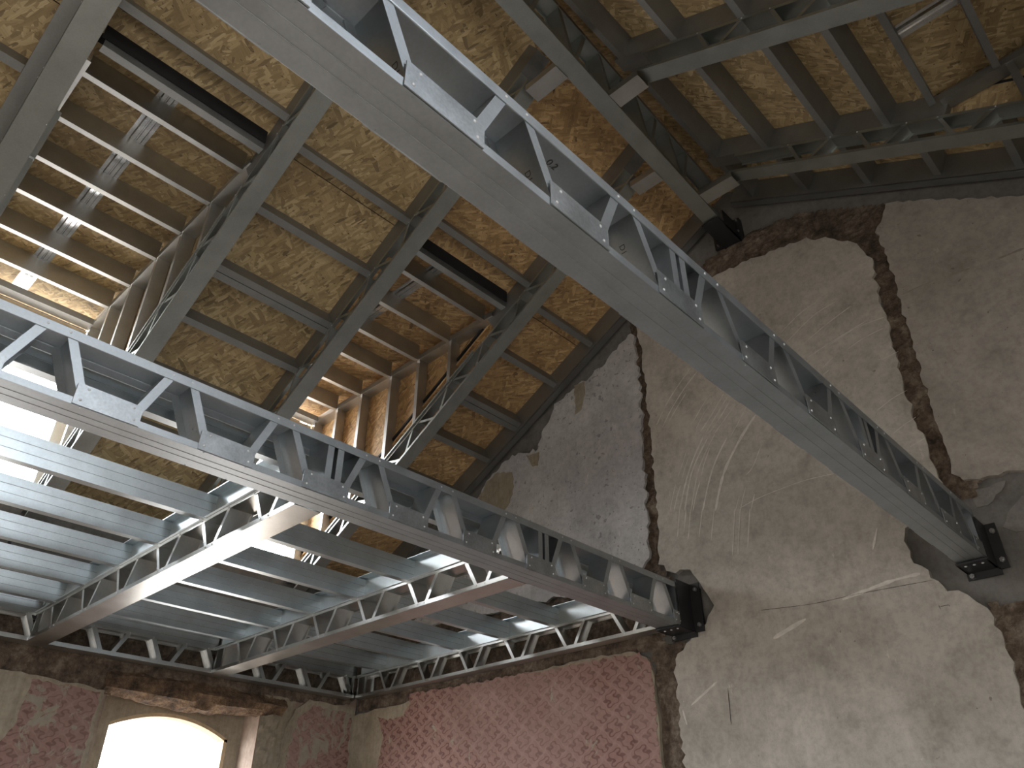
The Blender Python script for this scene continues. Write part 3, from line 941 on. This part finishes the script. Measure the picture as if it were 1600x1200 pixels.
# ---------------------------------------------------------------- rim tracks and loft joists
ORD = ['first', 'second', 'third', 'fourth', 'fifth', 'sixth', 'seventh', 'eighth']
BAYS = [(-.28, .372, 'in the bay beyond the bright cross truss'), (.376, .680, 'in the bay between the two cross trusses'), (.684, .9965, 'in the bay against the gable wall')]
for (y, lab) in ((.372, 'rim track standing on the bright cross truss'), (.680, 'rim track standing on the middle cross truss'), (.9965, 'rim track along the gable wall above its truss')):
    bm = bmesh.new()
    prof(bm, upoly(0, (ZJ - ZT) * S + .006, .05, .003, -1), P(XL + .036, y, ZT + .0005), P(-.646, y, ZT + .0005), Z1_, Y1_)
    tag(finish('rim_track', bm, 'joist', None, P(-1.0, y, ZT)), lab, 'rim track', 'loft rim tracks')


bm = bmesh.new()
box_u(bm, XL + .0055, -1.4092, -.28, .995, ZT + .0005, ZJ)  # added strip keeping dormer daylight off the back of the wall truss
tag(finish('rim_track', bm, 'joist', None, P(-1.415, .4, ZT)), 'added strip along the window wall, shutting daylight off the truss below', 'rim track', 'loft rim tracks')


def cjoist(name, y0, y1, x, z0, z1, fl, mat, label, cat, group, lines=0, lip=.012):
    """C joist along y: web on the +x side, flanges towards -x"""
    h = (z1 - z0) * S
    t_ = .0025
    f = fl
    pts = [(0, 0), (0, -f), (lip, -f), (lip, -f + t_), (t_, -f + t_), (t_, -t_), (h - t_, -t_), (h - t_, -f + t_), (h - lip, -f + t_), (h - lip, -f), (h, -f), (h, 0)]
    bm = bmesh.new()
    prof(bm, pts, P(x, y0, z0), P(x, y1, z0), Z1_, X1_)
    for k in range(lines):
        b = h * (k + 1) / (lines + 1)
        prof(bm, rect(b - .001, b + .001, -.0005, .0006), P(x, y0, z0), P(x, y1, z0), Z1_, X1_, 1)
    o = finish(name, bm, [mat, 'line'], None, P(x, (y0 + y1) / 2, z0))
    return tag(o, label, cat, group)


for (y0, y1, where) in BAYS:
    for i, x in enumerate(JX):
        cjoist('floor_joist', y0, y1, x, ZT, ZJ, .042, 'joist', f'{ORD[i]} galvanized loft joist from the edge girder, {where}', 'joist', 'loft floor joists', 2)
    cjoist('floor_joist', y0, y1, -.652, ZT, ZJ, .042, 'joist', f'galvanized loft joist tight behind the edge girder, {where}', 'joist', 'loft floor joists', 2)

# ---------------------------------------------------------------- rafters
cl = math.cos(math.atan(LS))
cr = math.cos(math.atan(RS))
DL = Vector((1, 0, LS)).normalized()
NL = Vector((-LS, 0, 1)).normalized()
DR = Vector((1, 0, -RS)).normalized()
NR = Vector((RS, 0, 1)).normalized()
RAFT_L = [(.026, .0575), (.296, .324), (.539, .566), (.800, .826)]
RAFT_R = [(.367, .395), (.632, .660), (.897, .924)]
LAB_L = ['sloping rafter truss on the near side of the large bright dormer', 'sloping rafter truss between the large bright dormer and the plain bay',
         'sloping rafter truss between the plain bay and the small orange dormer', 'sloping rafter truss between the small orange dormer and the gable bay']
LAB_R = ['rafter truss on the dark roof slope, third from the gable wall', 'rafter truss on the dark roof slope, second from the gable wall', 'rafter truss on the dark roof slope, nearest the gable wall']


def rafter(y0, y1, left, label, rim=None):
    W = (y1 - y0) * S
    if left:
        xa, xb, fz, d, n, c = XL - .008, -.475, ROOF_L, DL, NL, cl
        pit, first, topo = .0945, -.955, .0
    else:
        xa, xb, fz, d, n, c = -.352, XR + .02, ROOF_R, DR, NR, cr
        pit, first, topo = .0985, -.2335, .0
    O = P(0, y0, fz(0))
    t = thing('rafter_truss', label, 'rafter', P(xa if left else xb, (y0 + y1) / 2, fz(xa if left else xb)), 'left roof rafters' if left else 'right roof rafters')
    H = LATT * c * S
    diags = []
    k = -12
    while k < 14:
        x = first + pit * k
        if left:
            ends = [(x - .0065, x - .0470 + .006, -1), (x + .0065, x + .0470 - .006, 1)]
        else:
            ends = [(x - .0065, x - .031, -1), (x + .0065, x + .031, 1)]
        for (b_, t_, sd) in ends:
            if xa + .03 < min(b_, t_) and max(b_, t_) < xb - .01:
                diags.append((b_ / c * S, t_ / c * S, sd))
        k += 1
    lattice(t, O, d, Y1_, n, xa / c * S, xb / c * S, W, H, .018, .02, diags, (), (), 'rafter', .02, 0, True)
    # rim channel riding on the truss, the purlins die into it
    bm = bmesh.new()
    hh = (OSBH - LATT) * c * S
    xe = xb + (.036 if left else 0)
    xs_ = xa if left else xa - .05
    xm = -.79 if left else -.06
    (wa, wb_) = (0, W)
    if left and rim:
        wa, wb_ = ((rim[0] - y0) * S, (rim[1] - y0) * S)
        prof(bm, rect(wa, wb_, .001, hh - .001), O + d * (xa / c * S) + n * H, O + d * (xm / c * S) + n * H, Y1_, n)
        prof(bm, rect(0, W, .001, hh - .001), O + d * (xm / c * S) + n * H, O + d * (xe / c * S) + n * H, Y1_, n)
    elif rim:
        wa, wb_ = ((rim[0] - y0) * S, (rim[1] - y0) * S)
        prof(bm, rect(0, W, .001, hh - .001), O + d * (xs_ / c * S) + n * H, O + d * (xm / c * S) + n * H, Y1_, n)
        prof(bm, rect(wa, wb_, .001, hh - .001), O + d * (xm / c * S) + n * H, O + d * (xe / c * S) + n * H, Y1_, n)
    else:
        prof(bm, rect(0, W, .001, hh - .001), O + d * (xs_ / c * S) + n * H, O + d * (xe / c * S) + n * H, Y1_, n)
    finish('rim_channel', bm, 'purlin', t)
    if left and y0 < .1:
        bm = bmesh.new()
        prof(bm, rect(-.017 * S, -.001, .001, hh - .001), O + d * (xa / c * S) + n * H, O + d * (xe / c * S) + n * H, Y1_, n)
        finish('rim_channel', bm, 'purlin', t)
    # short level end plate beside the ridge
    rx = -.4426 + (1 - (y0 + y1) / 2) * .040
    if left:
        xs0, xs1 = -.484, rx
    else:
        xs0, xs1 = rx + .029, -.348
    bm = bmesh.new()
    prof(bm, upoly(-.001, W + .001, .05, .003), P(xs0, y0, .988), P(xs1, y0, .988), Y1_, Z1_)
    finish('end_plate', bm, 'stud', t)
    return t


for (a, b), l, r_ in zip(RAFT_L, LAB_L, ((.026, .038), (.3216, .324), (.539, .5465), (.8245, .826))):
    rafter(a, b, True, l, r_)
for (a, b), l, r_ in zip(RAFT_R, LAB_R, (None, (.632, .640), (.9165, .924))):
    rafter(a, b, False, l, r_)

# ridge beam
yA, yB = -.28, .992
xA, xB = -.4426 + (1 - yA) * .040, -.4426
t = thing('ridge_beam', 'heavy lattice ridge beam running along the roof peak', 'beam', P(xB + .014, yB, .99))
dv = P(xB, yB, .99) - P(xA, yA, .99)
Lr = dv.length
dn = dv.normalized()
diags = []
s = .12
while s < Lr - .3:
    diags.append((s - .015, s - .13, -1))
    diags.append((s + .015, s + .13, 1))
    s += .40
lattice(t, P(xA + .0275, yA, .99), dn, Vector((-dn.y, dn.x, 0)), Z1_, 0, Lr, .028 * S, .095 * S, .03, .03, diags, (), (), 'rafter', .03, 0, True)
# ridge end shoe
t = thing('wall_bracket', 'black steel shoe under the end of the ridge beam', 'bracket', P(-.43, 1.0, .985), 'black steel wall brackets')
bm = bmesh.new()
box_u(bm, -.4465, -.4125, .962, 1.046, .985, .9872)
finish('seat_plate', bm, 'black', t)
bm = bmesh.new()
box_u(bm, -.462, -.407, 1.036, 1.0475, .988, 1.034)
finish('wall_flange', bm, 'black', t)
bm = bmesh.new()
box_u(bm, -.4142, -.4125, .985, 1.046, .985, 1.020)
finish('cheek_plate', bm, 'black', t)
for (x, z) in ((-.411, 1.028), (-.411, 1.002), (-.455, .993)):
    bolt(t, P(x, 1.0345, z), .007)

# gable rim channels carrying the roof edge
for (left, lab) in ((True, 'gable edge channel under the brighter roof slope'), (False, 'gable edge channel under the dark roof slope')):
    fz, d, n, c = (ROOF_L, DL, NL, cl) if left else (ROOF_R, DR, NR, cr)
    xa, xb = (XL - .02, -.44) if left else (-.41, XR + .02)
    bm = bmesh.new()
    O = P(0, .992 + GY(0), fz(0) + LATT - .006)
    d = (d / d.x + Vector((0, .03, 0))) * c
    hh = (OSBH - LATT + .006) * c * S
    prof(bm, upoly(0, hh, .06, .003, 1), O + d * (xa / c * S), O + d * (xb / c * S), n, Y1_)
    prof(bm, rect(-.012, -.006, .004, .06), O + d * (xa / c * S), O + d * (xb / c * S), n, Y1_)
    tag(finish('gable_channel', bm, 'purlin', None, P((xa + xb) / 2, 1.0, fz((xa + xb) / 2))), lab, 'channel', 'gable edge channels')


# ---------------------------------------------------------------- purlins (left slope) and roof joists (right slope)
def purlin(name, y0, y1, x, left, label, group, double=False, mat='purlin', fl=.045):
    fz, n, c = (ROOF_L, NL, cl) if left else (ROOF_R, NR, cr)
    d = DL if left else DR
    if y1 is None:
        y1 = .993 + GY(x) - .002
    h = (OSBH - LATT) * c * S
    f, t_, lip = fl, .0025, .012
    pts = [(0, 0), (0, -f), (lip, -f), (lip, -f + t_), (t_, -f + t_), (t_, -t_), (h - t_, -t_), (h - t_, -f + t_), (h - lip, -f + t_), (h - lip, -f), (h, -f), (h, 0)]
    bm = bmesh.new()
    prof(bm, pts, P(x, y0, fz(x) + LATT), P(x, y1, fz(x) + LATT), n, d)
    if double:
        o2 = d * -(f + .004)
        prof(bm, pts, P(x, y0, fz(x) + LATT) + o2, P(x, y1, fz(x) + LATT) + o2, n, d)
    o = finish(name, bm, mat, None, P(x, (y0 + y1) / 2, fz(x) + LATT))
    return tag(o, label, 'purlin' if left else 'roof joist', group)


PX = [-.739, -.834, -.930, -1.018, -1.113, -1.208, -1.303]
for (y0, y1, where) in ((-.24, .0085, 'in the bay before the large dormer'), (.324, .539, 'in the plain bay between the dormers'), (.826, None, 'in the bay against the gable wall')):
    for i, x in enumerate(PX):
        purlin('roof_purlin', y0, y1, x, True, f'{ORD[i]} steel roof purlin down the slope, {where}', 'roof purlins', x == -.930)
for (y0, y1, where) in ((.0575, .296, 'the large bright dormer'), (.566, .800, 'the small orange dormer')):
    purlin('roof_purlin', y0, y1, -.716, True, f'single steel roof purlin just above {where}', 'roof purlins')
JR = [-.366, -.278, -.181, -.087]
for (y0, y1, where, xs) in ((.395, .632, 'in the upper bay of the dark slope', JR), (.660, .897, 'between the two near rafters of the dark slope', [-.366, -.278, -.181, -.106]),
                            (.924, None, 'in the dark bay against the gable wall', [-.366, -.272, -.178, -.085, .01])):
    for i, x in enumerate(xs):
        purlin('roof_joist', y0, y1, x, False, f'{ORD[i]} deep roof joist from the ridge {where}', 'dark slope roof joists')

# ---------------------------------------------------------------- OSB sheathing
ZD, ZDC = .887, .923                    # dormer ceiling joists: underside and board level
ceil = bpy.data.objects.new('ceiling', None)
COL.objects.link(ceil)
ceil.location = P(-.43, 0, 1.1)
struct(ceil, 'pitched roof sheathing of brown OSB boards', 'ceiling')


def osb_panel(x0, x1, y0, y1, left, mat='osb', off=0.0):
    fz, n = (ROOF_L, NL) if left else (ROOF_R, NR)
    a, b = .0006, .0006
    pts = []
    for dz in (0, .018):
        for (x, y) in ((x0 + a, y0 + b), (x1 - a, y0 + b), (x1 - a, y1 - b), (x0 + a, y1 - b)):
            pts.append(P(x, y, fz(x) + OSBH + off) + n * dz)
    bm = bmesh.new()
    hexa(bm, pts)
    return finish('osb_panel', bm, mat, ceil)


yr = [-.90, -.42, .042, .310, .5525, .813, 1.09]
for i in range(len(yr) - 1):
    y0, y1 = yr[i], yr[i + 1]
    dorm = i in (2, 4)
    mt = 'osb' if i < 4 else 'osb_warm'
    xs = [-.782, -.40] if dorm else [-1.56, -1.16, -.782, -.40]
    for a, b in zip(xs, xs[1:]):
        osb_panel(a, b, y0, y1, True, mt)
yrr = [-1.02, -.60, -.16, .10, .381, .646, .9105, 1.13]
for i in range(len(yrr) - 1):
    y0, y1 = yrr[i], yrr[i + 1]
    if i in (3, 5):
        osb_panel(-.45, -.062, y0, y1, False, 'osb')
    else:
        for a, b in ((-.45, -.09), (-.09, .29), (.29, .66)):
            osb_panel(a, b, y0, y1, False, 'osb')
# dark roofing membrane above the boards, header shade strips, shell of an added dormer
bm = bmesh.new()
for (x0, x1, fz) in ((-1.56, -.43, ROOF_L), (-.43, .68, ROOF_R)):
    for (y0, y1) in ((-1.2, .042), (.310, .5525), (.813, 1.16)) if fz is ROOF_L else ((-1.2, .10), (.381, .646), (.9105, 1.16)):
        hexa(bm, [P(x0, y0, fz(x0) + .094), P(x1, y0, fz(x1) + .094), P(x1, y1, fz(x1) + .094), P(x0, y1, fz(x0) + .094),
                  P(x0, y0, fz(x0) + .099), P(x1, y0, fz(x1) + .099), P(x1, y1, fz(x1) + .099), P(x0, y1, fz(x0) + .099)])
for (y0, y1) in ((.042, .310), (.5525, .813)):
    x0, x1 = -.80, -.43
    hexa(bm, [P(x0, y0, ROOF_L(x0) + .094), P(x1, y0, ROOF_L(x1) + .094), P(x1, y1, ROOF_L(x1) + .094), P(x0, y1, ROOF_L(x0) + .094),
              P(x0, y0, ROOF_L(x0) + .099), P(x1, y0, ROOF_L(x1) + .099), P(x1, y1, ROOF_L(x1) + .099), P(x0, y1, ROOF_L(x0) + .099)])
    box_u(bm, -1.5, -.74, y0, y1, .935, .940)
    box_u(bm, -.7732, -.7715, y0 + .02, y1 - .016, ZD + .011, .922)  # dark strip standing in for the shade over the header joist web
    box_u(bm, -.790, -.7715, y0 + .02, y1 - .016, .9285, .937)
x0, x1 = -.43, -.05
hexa(bm, [P(x0, .10, ROOF_R(x0) + .094), P(x1, .10, ROOF_R(x1) + .094), P(x1, .381, ROOF_R(x1) + .094), P(x0, .381, ROOF_R(x0) + .094),
          P(x0, .10, ROOF_R(x0) + .099), P(x1, .10, ROOF_R(x1) + .099), P(x1, .381, ROOF_R(x1) + .099), P(x0, .381, ROOF_R(x0) + .099)])
box_u(bm, -.10, .70, .10, .381, .955, .960)  # shell of the unseen dormer, added and narrowed for light on the girders
box_u(bm, .65, .69, .10, .381, .42, .66)
box_u(bm, .65, .69, .10, .12, .66, .96)
box_u(bm, .65, .69, .36, .381, .66, .96)
box_u(bm, .65, .69, .12, .36, .93, .96)
for yy in (.095, .381):
    hexa(bm, [P(-.08, yy, ROOF_R(-.08) + .088), P(.68, yy, ROOF_R(.68) + .088), P(.68, yy, .958), P(-.08, yy, .958),
              P(-.08, yy + .005, ROOF_R(-.08) + .088), P(.68, yy + .005, ROOF_R(.68) + .088), P(.68, yy + .005, .958), P(-.08, yy + .005, .958)])
hexa(bm, [P(x0, .646, ROOF_R(x0) + .094), P(x1, .646, ROOF_R(x1) + .094), P(x1, .9105, ROOF_R(x1) + .094), P(x0, .9105, ROOF_R(x0) + .094),
          P(x0, .646, ROOF_R(x0) + .099), P(x1, .646, ROOF_R(x1) + .099), P(x1, .9105, ROOF_R(x1) + .099), P(x0, .9105, ROOF_R(x0) + .099)])
box_u(bm, -.10, .70, .646, .9105, .955, .960)
box_u(bm, .62, .70, .646, .9105, .42, .960)
finish('roof_membrane_and_shade_strip', bm, 'membrane', ceil)

# ---------------------------------------------------------------- dormers on the left slope
DX = [-.774, -.830, -.926, -1.020, -1.109, -1.210, -1.299]


def dormer(y0, y1, which, yhat, mat):
    for i, x in enumerate(DX):
        cjoist('dormer_joist', y0 + .009, y1, x, ZD, ZDC, .036 if i else .05, 'purlin' if i == 0 else 'stud',
               f'{ORD[i]} ceiling joist from the top of {which}', 'joist', f'ceiling joists of {which}')
    # ceiling boards
    for a, b in ((-1.46, -1.12), (-1.12, -.777)):
        bm = bmesh.new()
        box_u(bm, a + .0005, b - .0005, y0 - .018, y1 + .0275, ZDC, ZDC + .0045)
        finish('osb_panel', bm, mat, ceil)
    # galvanized hat channel above the joists
    hw = .02
    pts = [(-hw, 0), (-hw * .62, 0), (-hw * .5, -.006), (-hw * .12, -.006), (-hw * .06, -.003), (hw * .06, -.003), (hw * .12, -.006), (hw * .5, -.006), (hw * .62, 0), (hw, 0), (hw, .001), (-hw, .001)]
    pts = [(a * S * .68, b * S * .5) for a, b in pts]
    bm = bmesh.new()
    prof(bm, pts, P(-1.42, yhat, ZDC - .0008), P(-.785, yhat, ZDC - .0008), Y1_, Z1_)
    tag(finish('hat_channel', bm, 'hat', None, P(-1.0, yhat, ZDC)), f'shiny ribbed strip crossing the ceiling of {which}', 'metal strip', 'dormer ceiling strips')
    # cheek frames
    for side, ys in ((1, y1), (-1, y0 + .008)):
        t = thing('dormer_cheek', f'stud side wall of {which}, ' + ('far side facing the room' if side > 0 else 'near side behind its rafter'), 'stud wall', P(-1.0, ys, ROOF_L(-1.0) + .05), 'dormer stud side walls')
        bm = bmesh.new()
        A = Y1_ * side
        prof(bm, upoly(-.004, .088, .045, .003, 1), P(-1.41, ys, ZD), P(-.81, ys, ZD), A, Z1_)
        finish('top_rail', bm, 'stud', t)
        bm = bmesh.new()
        prof(bm, upoly(-.002, .088, .012, .003, 1), P(-1.40, ys, ROOF_L(-1.40) + LATT + .0008), P(-.86, ys, ROOF_L(-.86) + LATT + .0008), A, NL)
        finish('bottom_rail', bm, 'rafter', t)
        for x in DX[2:] + [-1.388]:
            zb = ROOF_L(x) + LATT
            h_, f_, t_, lp = .085, .036, .0025, .010
            pts = [(0, 0), (0, -f_), (lp, -f_), (lp, -f_ + t_), (t_, -f_ + t_), (t_, -t_), (h_ - t_, -t_), (h_ - t_, -f_ + t_), (h_ - lp, -f_ + t_), (h_ - lp, -f_), (h_, -f_), (h_, 0)]
            bm = bmesh.new()
            prof(bm, pts, P(x + .004, ys, zb), P(x + .004, ys, ZD + .002), A, X1_)
            finish('stud', bm, 'stud', t)
        bm = bmesh.new()
        yo0, yo1 = ys + side * .0225, ys + side * .0268
        hexa(bm, [P(-1.46, yo0, ROOF_L(-1.46) + .0405), P(-.80, yo0, ROOF_L(-.80) + .0405), P(-.80, yo0, ZDC + .012), P(-1.46, yo0, ZDC + .012),
                  P(-1.46, yo1, ROOF_L(-1.46) + .0405), P(-.80, yo1, ROOF_L(-.80) + .0405), P(-.80, yo1, ZDC + .012), P(-1.46, yo1, ZDC + .012)])
        finish('osb_panel', bm, mat, t)
    # front: header track, board edge, opening below, sill wall
    t = struct(bpy.data.objects.new('window_2' if y0 < .3 else 'window_3', None), f'open front of {which} full of daylight', 'window')
    COL.objects.link(t)
    t.location = P(-1.40, (y0 + y1) / 2, .56)
    bm = bmesh.new()
    prof(bm, upoly(0, .10, .05, .003, -1), P(-1.372, y0 - .018, ZD - .002), P(-1.372, y1, ZD - .002), X1_ * -1, Z1_ * -1)
    finish('header_track', bm, 'purlin', t)
    bm = bmesh.new()
    box_u(bm, -1.412, -1.400, y0 - .018, y1, ZD - .022, ZD - .004)
    finish('header_board', bm, 'wood', t)
    bm = bmesh.new()
    box_u(bm, -1.46, -1.40, y0 - .03, y1 + .03, ztop, .565)
    finish('sill_wall', bm, 'cement', t)
    return t


dormer(*DORMER_A, 'the large bright dormer', .166, 'osb')
dormer(*DORMER_B, 'the small orange dormer', .664, 'osb_warm')
# eave infill behind the rafter feet
bm = bmesh.new()
for (y0, y1) in ((YB, DORMER_A[0] - .03), (DORMER_A[1] + .02, DORMER_B[0] - .02), (DORMER_B[1] + .02, 1.02)):
    box_u(bm, -1.50, -1.43, y0, y1, ztop, .565)
finish('eave_wall', bm, 'cement', wl)
# black rafter shoes at the eave
for (a, b), where in zip(RAFT_L, ('near', 'far', 'plain bay', 'gable bay')):
    t = thing('rafter_shoe', f'small black bolted shoe at the eave, foot of the ' + {'near': 'rafter before the large dormer', 'far': 'rafter after the large dormer', 'plain bay': 'rafter before the small dormer', 'gable bay': 'rafter after the small dormer'}[where], 'bracket', P(-1.41, (a + b) / 2, .40), 'black rafter shoes')
    bm = bmesh.new()
    box_u(bm, -1.425, -1.385, a - .003, a - .001, .40, .475)
    finish('cheek_plate', bm, 'black', t)
    bm = bmesh.new()
    box_u(bm, -1.428, -1.36, a - .012, b + .012, .3985, .402)
    finish('base_plate', bm, 'black', t)
    bolt(t, P(-1.405, a - .003, .44), .012)

# ---------------------------------------------------------------- dark dormer on the right slope
ZE, ZEC = .890, .926
for i, x in enumerate([-.045, .036, .12, .205]):
    cjoist('dormer_joist', .662, .886, x, ZE, ZEC, .036, 'purlin', f'{ORD[i]} ceiling joist of the dark unlit dormer', 'joist', 'ceiling joists of the dark dormer')
for a, b in ((-.07, .29), (.29, .66)):
    bm = bmesh.new()
    box_u(bm, a + .0005, b - .0005, .648, .908, ZEC, ZEC + .0045)
    finish('osb_panel', bm, 'osb', ceil)
bm = bmesh.new()
prof(bm, [(-.05, 0), (-.03, 0), (-.022, -.012), (-.006, -.012), (0, -.006), (.006, -.012), (.022, -.012), (.03, 0), (.05, 0), (.05, .002), (-.05, .002)], P(-.05, .775, ZEC - .0008), P(.60, .775, ZEC - .0008), Y1_, Z1_)
tag(finish('hat_channel', bm, 'hat', None, P(.2, .775, ZEC)), 'dull ribbed strip crossing the ceiling of the dark dormer', 'metal strip', 'dormer ceiling strips')
t = thing('dormer_cheek', 'stud side wall of the dark unlit dormer', 'stud wall', P(.2, .89, .80), 'dormer stud side walls')
bm = bmesh.new()
prof(bm, upoly(-.004, .09, .045, .003, 1), P(-.04, .886, ZE), P(.62, .886, ZE), Y1_, Z1_)
finish('top_rail', bm, 'purlin', t)
for x in (.05, .14, .23, .32, .41):
    bm = bmesh.new()
    prof(bm, upoly(0, .085, .036, .0025, -1), P(x, .887, ROOF_R(x) + LATT), P(x, .887, ZE), Y1_, X1_)
    finish('stud', bm, 'purlin', t)
bm = bmesh.new()
hexa(bm, [P(-.06, .911, ROOF_R(-.06) + .05), P(.66, .911, ROOF_R(.66) + .03), P(.66, .911, ZEC + .03), P(-.06, .911, ZEC + .03),
          P(-.06, .9155, ROOF_R(-.06) + .05), P(.66, .9155, ROOF_R(.66) + .03), P(.66, .9155, ZEC + .03), P(-.06, .9155, ZEC + .03)])
finish('osb_panel', bm, 'osb', t)
bm = bmesh.new()
hexa(bm, [P(-.06, .641, ROOF_R(-.06) + .05), P(.66, .641, ROOF_R(.66) + .03), P(.66, .641, ZEC + .03), P(-.06, .641, ZEC + .03),
          P(-.06, .6455, ROOF_R(-.06) + .05), P(.66, .6455, ROOF_R(.66) + .03), P(.66, .6455, ZEC + .03), P(-.06, .6455, ZEC + .03)])
finish('osb_panel', bm, 'osb', ceil)
